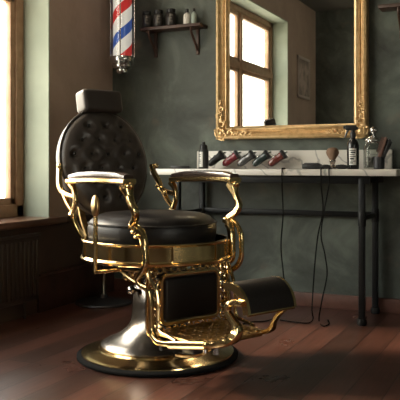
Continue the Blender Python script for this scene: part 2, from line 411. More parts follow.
# ------------------------------------------------------------------ mirror
mA = on_y(217, 140, -0.03); mB = on_y(368, 137, -0.03)
mx0, mx1 = mA.x, mB.x; mz0, mz1 = 1.105, 2.55
print('mirror', mx0, mx1)
mir = thing('wall_mirror', 'large wall mirror in an ornate gilded frame above the marble counter', 'mirror', ((mx0+mx1)/2, 0, mz0))
hw = (mx1-mx0)/2; mh = mz1-mz0
prof = [(0.0, 0.0), (0.0, -0.05), (0.006, -0.062), (0.018, -0.066), (0.028, -0.058), (0.036, -0.040), (0.050, -0.030), (0.060, -0.034), (0.066, -0.044), (0.073, -0.046), (0.079, -0.038), (0.082, -0.026), (0.090, -0.022), (0.090, -0.004)]
b = new(); loops = []
for off, yy in prof:
    loops.append([b.verts.new(p) for p in ((-hw+off, yy, off), (hw-off, yy, off), (hw-off, yy, mh-off), (-hw+off, yy, mh-off))])
for i in range(len(loops)-1):
    for k in range(4): b.faces.new((loops[i][k], loops[i][(k+1) % 4], loops[i+1][(k+1) % 4], loops[i+1][k]))
finish('gilded_frame', b, GILT, mir, ang=50)
b = new()
n = 60
for k in range(n):
    x = -hw+0.09+(2*hw-0.18)*(k+0.5)/n
    ball(b, (x, -0.036, 0.052), 0.008, (1.2, 1, 0.8), 6, 4); ball(b, (x, -0.036, mh-0.052), 0.008, (1.2, 1, 0.8), 6, 4)
n = 88
for k in range(n):
    z = 0.09+(mh-0.18)*(k+0.5)/n
    for sx in (-1, 1): ball(b, (sx*(hw-0.052), -0.036, z), 0.0075, (0.8, 1, 1.1), 6, 4)
finish('beading', b, GILT, mir)
b = new(); box(b, -hw+0.08, hw-0.08, -0.016, -0.010, 0.08, mh-0.08); finish('mirror_glass', b, MIRROR, mir, smooth=False)
for sx, sz in ((-1, 0), (1, 0), (-1, 1), (1, 1)):
    b = new()
    ox = sx*(hw-0.04); oz = 0.04 if sz == 0 else mh-0.04; dz = 1 if sz == 0 else -1
    U = Vector((-sx, 0, 0)); V = Vector((0, 0, dz)); O = Vector((ox, -0.055, oz))
    ball(b, O, 0.022, (1, 0.7, 1), 10, 6)
    for k, (d, s) in enumerate(((0.0, 0.040), (0.060, 0.034), (0.112, 0.029), (0.165, 0.023), (0.212, 0.018))):
        for A, B_ in ((U, V), (V, U)):
            q = O + A*d + B_*(0.004 if k % 2 else -0.012)
            spiral(b, q, s, A, B_, 1.1, 0.006, a0=PI*(k % 2), sgn=1 if k % 2 else -1, n=10, seg=6)
            for j in range(3):
                a = -0.9+0.9*j
                ball(b, q + A*(s*0.9*math.cos(a)) + B_*(s*0.9*math.sin(a)) + Vector((0, -0.004, 0)), s*0.30, (1, 0.6, 1), 8, 5)
    for j in range(8):
        a = 2*PI*j/8; ball(b, O + U*0.027*math.cos(a) + V*0.027*math.sin(a), 0.010, (1, 0.6, 1), 8, 5)
    finish('corner_ornament', b, GILT, mir)

# ------------------------------------------------------------------ counter (marble wall table)
TZ = 0.905; TD = 0.48
lx0 = on_y(150, 172, -TD).x; lx1 = on_y(396.5, 172, -TD).x
print('table', lx0, lx1)
tb = thing('console_table', 'long white marble counter on thin dark iron legs under the mirror', 'table', ((lx0+lx1)/2, -0.001, 0))
th = (lx1-lx0)/2
b = new(); box(b, -th, th, -TD+0.001, 0, TZ-0.038, TZ, 0.004); finish('marble_top', b, MARBLE, tb)
bx0 = on_y(197, 160, -0.02).x-(lx0+lx1)/2; bx1 = on_y(392, 160, -0.02).x-(lx0+lx1)/2
b = new(); box(b, bx0, bx1, -0.022, 0, TZ+0.0003, TZ+0.122, 0.003); finish('backsplash', b, MARBLE, tb)
FRM = mat('iron_frame', (0.016, 0.017, 0.018), 0.45, 0.6)
b = new()
lfx = on_y(362, 300, -TD+0.05).x-(lx0+lx1)/2
lfl = on_y(178, 300, -TD+0.05).x-(lx0+lx1)/2
box(b, lfl-0.05, lfx+0.05, -TD+0.035, -TD+0.055, TZ-0.085, TZ-0.0385, 0.002)
box(b, lfl-0.05, lfx+0.05, -0.06, -0.04, TZ-0.085, TZ-0.0385, 0.002)
for x in (lfl, lfx): box(b, x-0.012, x+0.012, -TD+0.045, -0.045, TZ-0.075, TZ-0.045, 0.002)
finish('apron', b, FRM, tb)
b = new()
box(b, lfl, lfx, -0.060, -0.036, 0.60, 0.635, 0.003)
for x in (lfl, lfx): box(b, x-0.01, x+0.01, -TD+0.045, -0.05, 0.605, 0.630, 0.002)
finish('stretcher', b, FRM, tb)
for x in (lfl, lfx):
    for y in (-TD+0.05, -0.05):
        b = new(); box(b, x-0.018, x+0.018, y-0.018, y+0.018, 0.03, TZ-0.05, 0.006)
        L_ = finish('leg', b, FRM, tb)
        b = new(); lathe(b, [(0.013, 0.04), (0.026, 0.034), (0.030, 0.015), (0.026, 0.0)], 14, (x, y, 0)); finish('foot', b, FRM, L_)
        b = new(); lathe(b, [(0.02, 0.57), (0.024, 0.58), (0.024, 0.65), (0.02, 0.66)], 14, (x, y, 0))
        finish('leg_collar', b, FRM, L_)

# ------------------------------------------------------------------ things on the counter
def tpos(px, t):               # x on counter for the pixel, t = distance from the wall
    return on_y(px, 168, -t).x
# clippers resting against the backsplash
clip_specs = [(216, BLACK, 'black hair clipper leaning next to the spray can', 'leftmost'),
              (231, REDP, 'bright red hair clipper leaning on the marble backsplash', ''),
              (246, GREYP, 'silver grey hair clipper leaning between a red and a dark green clipper', ''),
              (261, GREENP, 'very dark green hair clipper leaning between the grey and the maroon clipper', ''),
              (277, MAROON, 'maroon brown hair clipper at the right end of the clipper row', '')]
def clipper(px, m_, label):
    c = thing('hair_clipper', label, 'clipper', (tpos(px, 0.11), -0.11, TZ+0.063), 0, 'hair clippers leaning on the backsplash')
    c.rotation_euler = (0, math.radians(-36), math.radians(12)); c.scale = (1.08, 1.55, 1.6)
    # long axis local +x, head at +x
    b = new(); N = 14; rings = []
    P = [(-0.060, 0.004), (-0.056, 0.012), (-0.045, 0.0165), (-0.02, 0.0185), (0.005, 0.0175), (0.025, 0.019), (0.042, 0.0215), (0.048, 0.020)]
    for x, r in P:
        rings.append([b.verts.new((x, math.copysign(abs(math.cos(2*PI*k/N))**0.8, math.cos(2*PI*k/N))*r*1.05, math.copysign(abs(math.sin(2*PI*k/N))**0.8, math.sin(2*PI*k/N))*r*0.85)) for k in range(N)])
    for i in range(len(rings)-1):
        for k in range(N): b.faces.new((rings[i][k], rings[i][(k+1) % N], rings[i+1][(k+1) % N], rings[i+1][k]))
    b.faces.new(rings[0]); b.faces.new(rings[-1])
    finish('body', b, m_, c)
    b = new(); box(b, 0.040, 0.060, -0.023, 0.023, -0.019, 0.019, 0.003); finish('head_cap', b, BLACK, c)
    b = new(); box(b, 0.060, 0.069, -0.020, 0.020, -0.003, 0.003)
    for k in range(13): box(b, 0.069, 0.076, -0.019+k*0.00305, -0.019+k*0.00305+0.0016, -0.0025, 0.0025)
    finish('blade', b, STEEL, c, smooth=False)
    b = new(); box(b, -0.012, 0.012, -0.004, 0.004, 0.0145, 0.0185, 0.0015); finish('switch', b, STEEL if m_ is not GREYP else BLACK, c)
    b = new(); tube(b, [(0.035, 0.023, 0.0), (0.02, 0.026, 0.002), (0.0, 0.026, 0.004)], 0.0022, 6, 3); finish('taper_lever', b, STEEL, c)
    b = new(); tube(b, [(-0.058, 0, 0), (-0.064, 0, 0.0)], 0.0045, 8, 1); finish('cord_boot', b, BLACK, c)
for px, m_, lab, _ in clip_specs: clipper(px, m_, lab)

# spray can / cylinder bottle
c = thing('hairspray_can', 'silver and black hairspray can standing left of the clippers', 'can', (tpos(203.5, 0.24), -0.24, TZ+0.0003)); c.scale = (1.25, 1.25, 1.0)
b = new(); lathe(b, [(0.026, 0), (0.0275, 0.003), (0.0275, 0.118), (0.022, 0.130)], 24); finish('can_body', b, mat('dark_can', (0.035, 0.035, 0.035), 0.3, 0.4), c)
b = new()
for k in range(9):
    a0 = PI*1.02+k*0.20; a1 = a0+0.20
    q = [b.verts.new((0.0279*math.cos(a), 0.0279*math.sin(a), z)) for a, z in ((a0, 0.012), (a1, 0.012), (a1, 0.112), (a0, 0.112))]; b.faces.new(q)
finish('label_band', b, mat('silver_label', (0.42, 0.42, 0.40), 0.35, 0.3), c)
b = new(); 
for k, z in enumerate((0.035, 0.045, 0.055, 0.08, 0.092)):
    for j in range(3):
        a0 = PI*1.28+j*0.22; q = [b.verts.new((0.0282*math.cos(a), 0.0282*math.sin(a), zz)) for a, zz in ((a0, z), (a0+0.17, z), (a0+0.17, z+0.005), (a0, z+0.005))]; b.faces.new(q)
finish('label_lettering', b, BLACK, c, smooth=False)
b = new(); lathe(b, [(0.021, 0.130), (0.021, 0.150), (0.016, 0.160), (0.009, 0.163), (0.009, 0.178), (0.0, 0.180)], 20); finish('cap', b, BLACK, c)

# flat black comb on the left
c = thing('hair_comb', 'flat black comb lying on the left end of the counter', 'comb', (tpos(180, 0.30), -0.30, TZ+0.0003))
c.rotation_euler = (0, 0, 0.12)
b = new(); box(b, -0.065, 0.065, -0.002, 0.014, 0, 0.020, 0.003); 
for k in range(26): box(b, -0.06+k*0.0047, -0.06+k*0.0047+0.0024, -0.026, -0.001, 0.002, 0.008)
tag(finish('comb_body', b, BLACK, c), '', ''); o_ = c.children[0]
del o_['label']; del o_['category']

# shaver tray / trimmer dock
c = thing('charging_dock', 'low black charging dock lying in the middle of the counter', 'dock', (tpos(312, 0.30), -0.30, TZ+0.0003))
b = new(); box(b, -0.058, 0.058, -0.028, 0.028, 0, 0.032, 0.008, 3); finish('dock_body', b, BLACK, c)
b = new(); box(b, -0.045, 0.045, -0.018, 0.018, 0.032, 0.038, 0.002); finish('top_cradle', b, DSTEEL, c)
b = new(); box(b, 0.058, 0.072, -0.006, 0.006, 0.006, 0.016, 0.002); finish('plug', b, BLACK, c)

def trimmer(px, t, rz, lab, L=0.075):
    c = thing('small_trimmer', lab, 'trimmer', (tpos(px, t), -t, TZ+0.0003), rz, 'small trimmers lying by the dock')
    b = new(); tube(b, [(-L/2, 0, 0.0135), (-L/4, 0, 0.0135), (L/5, 0, 0.0135), (L/2, 0, 0.0135)], [0.009, 0.0128, 0.0128, 0.008], 12, 4); finish('body', b, BLACK, c)
    b = new(); box(b, L/2, L/2+0.012, -0.009, 0.009, 0.008, 0.018, 0.001); finish('blade', b, DSTEEL, c)
    b = new(); box(b, -0.01, 0.01, -0.003, 0.003, 0.0255, 0.028, 0.001); finish('switch', b, STEEL, c)
trimmer(326, 0.33, PI+0.2, 'small black trimmer lying between the dock and the shaving brush', 0.055)
trimmer(342, 0.36, 0.12, 'small black trimmer lying left of the spray bottle')

# shaving brush
c = thing('shaving_brush', 'shaving brush with brown bristles and steel handle standing upright', 'brush', (tpos(332.5, 0.22), -0.22, TZ+0.0003))
b = new(); lathe(b, [(0.021, 0), (0.024, 0.003), (0.0235, 0.012), (0.015, 0.02), (0.0125, 0.028), (0.017, 0.038), (0.021, 0.045), (0.0205, 0.056), (0.014, 0.058)], 24); finish('handle', b, mat('brush_handle_metal', (0.45, 0.40, 0.36), 0.25, 0.9), c)
b = new(); lathe(b, [(0.016, 0.056), (0.021, 0.064), (0.036, 0.088), (0.040, 0.102), (0.036, 0.118), (0.024, 0.130), (0.0, 0.134)], 28); finish('bristles', b, BRISTLE, c)

# spray bottle
c = thing('spray_bottle', 'dark trigger spray bottle with white label near the right end of the counter', 'bottle', (tpos(353, 0.30), -0.30, TZ+0.0003))
b = new(); lathe(b, [(0.033, 0), (0.036, 0.004), (0.036, 0.125), (0.031, 0.142), (0.017, 0.158), (0.014, 0.165), (0.014, 0.178)], 28); finish('bottle_body', b, mat('dark_bottle', (0.012, 0.012, 0.012), 0.15, coat=0.4), c)
b = new(); 
def arcq(b, r, a0, a1, z0, z1, n=6):
    for k in range(n):
        p, q = a0+(a1-a0)*k/n, a0+(a1-a0)*(k+1)/n
        b.faces.new([b.verts.new((r*math.cos(a), r*math.sin(a), z)) for a, z in ((p, z0), (q, z0), (q, z1), (p, z1))])
vd = -PI/2+YAW+0.05   # label centre faces the chair side
vd = -1.5
arcq(b, 0.0364, vd-0.62, vd+0.62, 0.022, 0.108); finish('label', b, WHITE, c)
b = new()
for k, (z, h, w0, w1) in enumerate(((0.096, 0.005, -0.5, 0.5), (0.084, 0.008, -0.35, 0.45), (0.074, 0.004, -0.5, 0.3), (0.064, 0.004, -0.5, 0.5), (0.050, 0.009, -0.45, 0.2), (0.040, 0.004, -0.5, 0.5), (0.030, 0.005, -0.5, 0.1))):
    arcq(b, 0.0367, vd+w0, vd+w1, z, z+h, 4)
finish('label_print', b, BLACK, c, smooth=False)
b = new(); lathe(b, [(0.017, 0.166), (0.017, 0.190), (0.013, 0.194), (0.011, 0.205)], 18); finish('collar', b, BLACK, c)
b = new()
box(b, -0.046, 0.022, -0.011, 0.011, 0.204, 0.232, 0.006); box(b, -0.058, -0.044, -0.007, 0.007, 0.213, 0.229, 0.003)
box(b, -0.01, 0.030, -0.010, 0.010, 0.208, 0.224, 0.005)
o = finish('spray_head', b, BLACK, c); 
b = new(); tube(b, [(-0.030, 0, 0.206), (-0.038, 0, 0.190), (-0.046, 0, 0.172), (-0.054, 0, 0.160)], [0.006, 0.006, 0.005, 0.004], 8, 4); finish('trigger', b, BLACK, c)
c.rotation_euler = (0, 0, 0.1); c.scale = (1, 1, 1.14)

# glass jar with knob lid
c = thing('glass_jar', 'round glass jar with a chrome knobbed lid at the counter end', 'jar', (tpos(374, 0.17), -0.17, TZ+0.0003)); c.scale = (1.15, 1.15, 1.0)
b = new(); lathe(b, [(0.050, 0.0), (0.055, 0.004), (0.057, 0.020), (0.057, 0.125), (0.050, 0.150), (0.042, 0.160), (0.038, 0.160), (0.046, 0.148), (0.0535, 0.124), (0.0535, 0.010), (0.0, 0.008)], 32); finish('jar_body', b, JARG, c)
b = new(); lathe(b, [(0.045, 0.158), (0.048, 0.164), (0.048, 0.176), (0.034, 0.194), (0.014, 0.202), (0.008, 0.210), (0.012, 0.218)], 28); finish('lid', b, STEEL, c)
b = new(); ball(b, (0, 0, 0.237), 0.023); finish('knob', b, STEEL, c)
b = new(); lathe(b, [(0.045, 0.012), (0.048, 0.02), (0.047, 0.075), (0.0, 0.078)], 20); finish('cotton_filling', b, mat('cotton', (0.30, 0.27, 0.25), 0.9, bump=(60, 0.8, 0.01)), c)

# tool rack: small glass tumbler holding combs and brushes
cx_, cy_ = tpos(379, 0.33), -0.33
c = thing('tool_tumbler', 'dark metal tumbler holding leaning combs at the right end of the counter', 'tumbler', (cx_, cy_, TZ+0.0003))
b = new(); lathe(b, [(0.027, 0), (0.030, 0.003), (0.034, 0.072), (0.032, 0.072), (0.028, 0.006), (0.0, 0.005)], 24); finish('tumbler_body', b, DSTEEL, c)
tools = [(-0.016, 0.004, -0.010, 0.185, BLACK, 'long black comb leaning left out of the tumbler', 'comb', 0.40),
         (-0.006, -0.012, -0.012, 0.185, BROWNH, 'brown handled comb leaning in the front of the tumbler', 'comb', 0.40),
         (0.006, 0.010, -0.006, 0.175, STEEL, 'steel comb leaning in the middle of the tumbler', 'comb', 0.36),
         (-0.002, 0.016, 0, 0.170, BLACK, 'wide black brush comb at the back of the tumbler', 'comb', 0.62),
         (0.012, -0.006, -0.002, 0.175, BLACK, 'short black comb at the right side of the tumbler', 'comb', 0.45)]
for i, (dx, dy, ddx, L, m_, lab, cat, tilt) in enumerate(tools):
    t = thing('styling_comb', lab, cat, (cx_+dx-0.010, cy_+dy, TZ+0.012), 0, 'combs in the tumbler')
    t.rotation_euler = (0, tilt*0.75, 0); t.scale = (1.3, 1.3, 1)
    b = new(); box(b, -0.001, 0.010, -0.003, 0.003, 0, L, 0.001); box(b, -0.007, 0.011, -0.005, 0.005, 0, L*0.5, 0.003)
    finish('handle', b, m_, t)
    b = new()
    for k in range(18): box(b, -0.016, 0.001, -0.0016, 0.0012, L*0.48+k*L*0.028, L*0.48+k*L*0.028+L*0.019)
    finish('teeth', b, m_, t, smooth=False)

# cords hanging over the counter front
def cord(name, pix, label, floorpix, startpx, st):
    pts = [Vector((tpos(startpx, st), -st, TZ+0.004))]
    x0 = on_y(pix[0][0], 169, -TD-0.006).x
    pts += [Vector((x0, -TD+0.05, TZ+0.0045)), Vector((x0, -TD-0.002, TZ+0.003)), Vector((x0, -TD-0.007, TZ-0.02))]
    for px, y in pix: pts.append(on_y(px, y, -TD-0.008))
    for px, y in floorpix: pts.append(on_z(px, y, 0.0045))
    b = new(); tube(b, pts, 0.0040, 6, 5)
    tag(finish(name, b, RUBBER), label, 'cord', 'power cords hanging from the counter')
cord('power_cord', [(282, 185), (283, 215), (281, 245), (283, 270), (285, 288), (284, 303)], 'single black power cord hanging straight below the maroon clipper', [(278, 316), (266, 321), (250, 322), (238, 326)], 282, 0.22)
cord('power_cord', [(321, 185), (323, 210), (318, 235), (315, 262), (313, 290), (312, 310)], 'black cord hanging below the dock, the left one of the crossing pair', [(313, 319), (308, 323), (294, 322), (280, 320)], 321, 0.30)
cord('power_cord', [(329, 185), (324, 212), (321, 235), (325, 255), (327, 275), (322, 300)], 'black cord hanging right of the dock cord and looping on the floor', [(319, 320), (323, 326), (329, 324), (328, 320)], 331, 0.38)

vd = -PI/2+YAW+0.05
# ------------------------------------------------------------------ wall shelves
def shelf(x0, x1, z, lab, brs, d=0.13):
    s = thing('wall_shelf', lab, 'shelf', ((x0+x1)/2, 0, z)); h = (x1-x0)/2
    b = new(); box(b, -h, h, -d, 0, -0.022, 0, 0.003); finish('shelf_board', b, WOODD, s)
    for x in brs:
        x -= (x0+x1)/2
        b = new(); box(b, x-0.012, x+0.012, -0.012, 0, -0.20, -0.022, 0.003)
        tube(b, [(x, -d+0.015, -0.024), (x, -d+0.02, -0.06), (x, -0.05, -0.12), (x, -0.01, -0.17)], 0.009, 8, 5)
        finish('shelf_bracket', b, WOODD, s)
    return s
sx0 = on_y(139.5, 23, -0.13).x; sx1 = on_y(200, 23, -0.13).x
SZ = on_y(198, 22.5, -0.13).z
shelf(sx0, sx1, SZ, 'dark wooden shelf with bottles on the back wall left of the mirror', [on_y(153, 23, -0.05).x, on_y(195, 23, -0.05).x])
sx2 = on_y(378, 7, -0.13).x; SZ2 = on_y(385, 4, -0.13).z
shelf(sx2, sx2+0.7, SZ2, 'dark wooden shelf at the top right corner beside the mirror', [sx2+0.12, sx2+0.6])
def jar(px, lab):
    c = thing('shelf_jar', lab, 'jar', (on_y(px, 22, -0.07).x, -0.07, SZ+0.0003), 0, 'jars on the left shelf')
    c.scale = (1.15, 1.15, 1.0)
    b = new(); lathe(b, [(0.030, 0), (0.032, 0.003), (0.032, 0.085), (0.026, 0.095), (0.022, 0.098)], 22); finish('jar_body', b, DARKJAR, c)
    b = new(); lathe(b, [(0.027, 0.097), (0.028, 0.100), (0.028, 0.122), (0.022, 0.126)], 20); finish('lid', b, BLACK, c)
    b = new()
    for z, a, e in ((0.072, -0.35, 0.35), (0.052, -0.35, 0.2), (0.030, -0.35, 0.35)): arcq(b, 0.0324, vd+a, vd+e, z, z+0.007, 4)
    arcq(b, 0.0324, vd-0.35, vd-0.15, 0.030, 0.079, 2)
    finish('label_lettering', b, mat('faded_print', (0.16, 0.15, 0.13), 0.6), c, smooth=False)
jar(147, 'dark lettered jar nearest the striped pole on the shelf')
jar(158.5, 'dark lettered jar in the middle of the three on the shelf')
jar(171, 'dark lettered jar next to the small white bottle')
c = thing('lotion_bottle', 'small white lotion bottle with a dark top near the shelf end', 'bottle', (on_y(187, 22, -0.07).x, -0.07, SZ+0.0003))
b = new(); lathe(b, [(0.024, 0), (0.026, 0.003), (0.026, 0.066), (0.020, 0.078), (0.010, 0.083), (0.010, 0.088)], 22); finish('bottle_body', b, CREAM, c)
b = new(); lathe(b, [(0.012, 0.087), (0.012, 0.110), (0.008, 0.114)], 16); finish('cap', b, BLACK, c)
c = thing('tonic_bottle', 'narrow pale green bottle at the right end of the shelf', 'bottle', (on_y(195.5, 22, -0.07).x-0.012, -0.07, SZ+0.0003))
b = new(); lathe(b, [(0.017, 0), (0.019, 0.003), (0.019, 0.070), (0.014, 0.080), (0.007, 0.088), (0.007, 0.092)], 20); finish('bottle_body', b, PALEB, c)
b = new(); lathe(b, [(0.009, 0.091), (0.009, 0.108), (0.006, 0.112)], 14); finish('cap', b, BLACK, c)

# ------------------------------------------------------------------ barber pole
PD = 5.18
pb = at_d(122.5, 74, PD)
PSC = 1/740*PD
pole = thing('barber_pole', 'red white and blue striped barber pole hanging on a chrome mount', 'barber pole', (pb.x, pb.y, pb.z))
R0 = 9.6*PSC
def zz(y): return (74-y)*PSC
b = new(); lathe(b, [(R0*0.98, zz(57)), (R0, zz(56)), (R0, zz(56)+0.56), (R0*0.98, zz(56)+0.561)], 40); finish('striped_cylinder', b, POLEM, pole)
b = new(); lathe(b, [(R0*1.24, zz(57)), (R0*1.24, zz(56)+0.56)], 40)
bmesh.ops.delete(b, geom=[f for f in b.faces if len(f.verts) > 4], context='FACES'); finish('glass_tube', b, PANE, pole)
b = new()
lathe(b, [(r_*PSC, zz(y_)) for r_, y_ in ((0, 74.5), (3.5, 74), (5.5, 72.6), (6.2, 71), (6.0, 69.6), (4.8, 68.8), (8.0, 68.4), (10.3, 67.4), (10.8, 65.6), (10.0, 64.2), (8.8, 63.6), (9.6, 62.6), (12.2, 61.8), (12.8, 60.2), (12.6, 58.2), (12.0, 57.0), (10.0, 56.6))], 36)
finish('bottom_cap', b, STEEL, pole)
for k in range(4):
    a = 2*PI*k/4+0.35; b = new(); tube(b, [(R0*1.26*math.cos(a), R0*1.26*math.sin(a), zz(58)), (R0*1.26*math.cos(a), R0*1.26*math.sin(a), zz(56)+0.56)], 0.0045, 8, 1); finish('guide_rail', b, STEEL, pole)
zt = zz(56)+0.55
b = new(); lathe(b, [(R0*1.3, zt), (R0*1.33, zt+0.01), (R0*1.33, zt+0.04), (0.05, zt+0.08), (0.02, zt+0.12), (0.0, zt+0.125)], 36); finish('top_cap', b, STEEL, pole)
b = new(); tube(b, [(0, 0, zt+0.10), (0, 0, RZ-pb.z-0.01)], 0.011, 10, 1); lathe(b, [(0.05, RZ-pb.z), (0.05, RZ-pb.z-0.012), (0.015, RZ-pb.z-0.03)], 20); finish('hanging_rod', b, STEEL, pole)
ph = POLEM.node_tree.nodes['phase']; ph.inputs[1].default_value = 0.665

# ------------------------------------------------------------------ stool behind the chair
sc = on_z(103.5, 303, 0)
st = thing('round_stool', 'dark pedestal stool in the shadowy corner behind the barber chair', 'stool', (sc.x, sc.y, 0))
b = new(); lathe(b, [(0.190, 0), (0.194, 0.006), (0.188, 0.014), (0.10, 0.026), (0.035, 0.040), (0.026, 0.060), (0.0, 0.06)], 40); finish('base', b, DSTEEL, st)
b = new(); lathe(b, [(0.022, 0.05), (0.013, 0.08), (0.013, 0.40), (0.03, 0.42)], 16); finish('post', b, PEWTER, st)
b = new(); lathe(b, [(0.10, 0.42), (0.145, 0.425), (0.15, 0.44), (0.15, 0.475), (0.135, 0.49), (0.0, 0.495)], 36); finish('seat', b, LEATHER, st)

# ------------------------------------------------------------------ the barber chair
bc = on_z(145, 355, 0)
THETA = math.radians(50)-YAW
ch = thing('barber_chair', 'vintage barber chair of polished brass and black leather on a round pedestal', 'barber chair', (bc.x, bc.y, 0), -THETA)
fx = Vector((math.cos(THETA), -math.sin(THETA), 0)); lx = Vector((math.sin(THETA), math.cos(THETA), 0))
def CP(px, y, l):
    """chair-local point (forward, lateral, z) seen at the pixel, on the chair's side plane at lateral l"""
    d = ray(px, y); P = CAM - Vector((bc.x, bc.y, 0))
    # (P + d t).lx = l
    t = (l - P.dot(lx)) / d.dot(lx); q = P + d*t
    return Vector((q.dot(fx), l, q.z))
def mir_l(pts): return [Vector((p[0], -p[1], p[2])) for p in pts]
def part(name, b, m_, parent=ch, **k): return finish(name, b, m_, parent, **k)

# pedestal
PC = (0.045, 0.045, 0)
b = new(); lathe(b, [(0.380, 0), (0.392, 0.006), (0.392, 0.016), (0.382, 0.024), (0.36, 0.026), (0.0, 0.026)], 80, PC); part('rubber_rim', b, RUBBER)
b = new(); lathe(b, [(0.372, 0.022), (0.370, 0.030), (0.345, 0.038), (0.30, 0.045), (0.288, 0.050), (0.284, 0.058), (0.0, 0.058)], 80, PC); part('brass_base_plate', b, GOLD)
b = new(); lathe(b, [(0.272, 0.055), (0.276, 0.064), (0.268, 0.072), (0.235, 0.086), (0.19, 0.108), (0.155, 0.136), (0.134, 0.165), (0.126, 0.20), (0.122, 0.26), (0.116, 0.34), (0.108, 0.35), (0.0, 0.35)], 64, PC); part('pedestal', b, PEWTER)
b = new(); lathe(b, [(0.07, 0.34), (0.07, 0.48)], 32, PC); part('lift_piston', b, STEEL)
kn = CP(132, 290, -0.10)
b = new(); tube(b, [(0, -0.03, kn.z), (kn.x*0.7, -0.08, kn.z), kn], 0.009, 10, 2); ball(b, kn, 0.022); part('lock_knob', b, STEEL)
# seat ring
RC = 0.095; RR = 0.352
ring_top, ring_bot = 0.584, 0.486
b = new(); lathe(b, [(RR-0.02, ring_bot), (RR+0.002, ring_bot), (RR+0.008, ring_bot+0.004), (RR+0.010, ring_bot+0.012), (RR+0.002, ring_bot+0.017), (RR-0.002, ring_bot+0.022), (RR-0.002, ring_top-0.014), (RR+0.003, ring_top-0.010), (RR+0.006, ring_top-0.004), (RR+0.002, ring_top), (RR-0.02, ring_top), (RR-0.022, ring_top-0.03), (RR-0.022, ring_bot)], 96, (RC, 0, 0)); part('seat_ring', b, GOLD, ang=30)
for a in (-2.75, -1.9, -0.42, 0.25, 0.9, 2.0):
    b = new(); c0, s0 = math.cos(a), math.sin(a)
    tube(b, [(RC+(RR+0.001)*c0, (RR+0.001)*s0, ring_bot+0.018), (RC+(RR+0.001)*c0, (RR+0.001)*s0, ring_top-0.01)], 1, 8, 1, up=(c0, s0, 0), flat=(0.011, 0.004)); part('ring_clip', b, GOLD)
b = new(); lathe(b, [(0.0, 0.480), (0.10, 0.462), (0.24, 0.474), (RR-0.02, 0.490), (RR-0.025, 0.53), (0.0, 0.53)], 48, (RC, 0, 0)); part('seat_pan', b, DSTEEL)
# seat cushion with soft crown
SC = (0.062, 0, 0)
b = new(); lathe(b, [(0.0, 0.535), (0.285, 0.535), (0.302, 0.565), (0.310, 0.60), (0.310, 0.635), (0.300, 0.664), (0.276, 0.686), (0.235, 0.699), (0.15, 0.707), (0.0, 0.711)], 72, SC); cu = part('seat_cushion', b, LEATHER)
b = new()
n = 72; pts = [(SC[0]+0.307*math.cos(2*PI*k/n), 0.307*math.sin(2*PI*k/n), 0.655) for k in range(n)]
tube(b, pts, 0.005, 6, 1, closed=True); finish('piping', b, LEATHER, cu)

# backrest: tufted round pad, tilted back
BT = math.radians(11)
Bc = Vector((-0.362, 0, 0.94)); HW, HH = 0.262, 0.285
bu = Vector((0, 1, 0)); bv = Vector((-math.sin(BT), 0, math.cos(BT))); bn = Vector((math.cos(BT), 0, math.sin(BT)))
buttons = []
for r_i, zc in enumerate((0.19, 0.115, 0.04, -0.035, -0.11, -0.185)):
    row = (-0.15, -0.05, 0.05, 0.15) if r_i % 2 else (-0.2, -0.1, 0.0, 0.1, 0.2)
    for yc in row:
        if (yc/HW)**2+(zc/HH)**2 < 0.62: buttons.append((yc, zc))
def outline(a):
    c_, s_ = math.cos(a), math.sin(a)
    return c_*HW*(1+0.02*s_), s_*HH
def tuft(y, z):
    d = 0
    for by, bz in buttons:
        q = ((y-by)**2+(z-bz)**2); d += math.exp(-q/0.0005)*0.020
    # diagonal pleats
    for sg in (1, -1):
        ph_ = (y/0.1 + sg*z/0.15 + (0.5 if False else 0))
        v_ = (y/0.1 + sg*(z-0.04)/0.075)/2.0
        fr = abs(v_ - round(v_)); d += math.exp(-(fr/0.055)**2)*0.0065
    return d
b = new(); NA, NR = 96, 26; grid = []
for i in range(NR+1):
    rr = i/NR; row = []
    for k in range(NA):
        oy, oz = outline(2*PI*k/NA); y, z = oy*rr, oz*rr
        edge = max(0, 1-rr)
        h = 0.052*(1-rr**5)**0.5 + 0.012*(1-rr*rr)
        h -= tuft(y, z)*min(1, edge*5)
        p = Bc + bu*y + bv*z + bn*h; row.append(b.verts.new(p))
    grid.append(row)
for i in range(NR):
    for k in range(NA): b.faces.new((grid[i][k], grid[i][(k+1) % NA], grid[i+1][(k+1) % NA], grid[i+1][k]))
prev = grid[-1]
for (rr, h) in ((1.012, -0.012), (1.0, -0.03), (0.985, -0.05), (0.93, -0.062), (0.0, -0.066)):
    if rr == 0:
        b.faces.new(prev[::-1]); break
    row = []
    for k in range(NA):
        oy, oz = outline(2*PI*k/NA); row.append(b.verts.new(Bc+bu*oy*rr+bv*oz*rr+bn*h))
    for k in range(NA): b.faces.new((prev[k], prev[(k+1) % NA], row[(k+1) % NA], row[k]))
    prev = row
bmesh.ops.remove_doubles(b, verts=grid[0], dist=1e-4)
bk = part('backrest', b, LEATHERB, ang=60)
for by, bz in buttons:
    b = new(); ball(b, Bc+bu*by+bv*bz+bn*0.041, 0.0085, (1, 1, 1), 8, 6); finish('button', b, LEATHER, bk)
b = new(); pts = []
for k in range(NA): oy, oz = outline(2*PI*k/NA); pts.append(Bc+bu*oy*1.012+bv*oz*1.012+bn*0.003)
tube(b, pts, 0.006, 6, 1, closed=True); finish('piping', b, LEATHERB, bk)
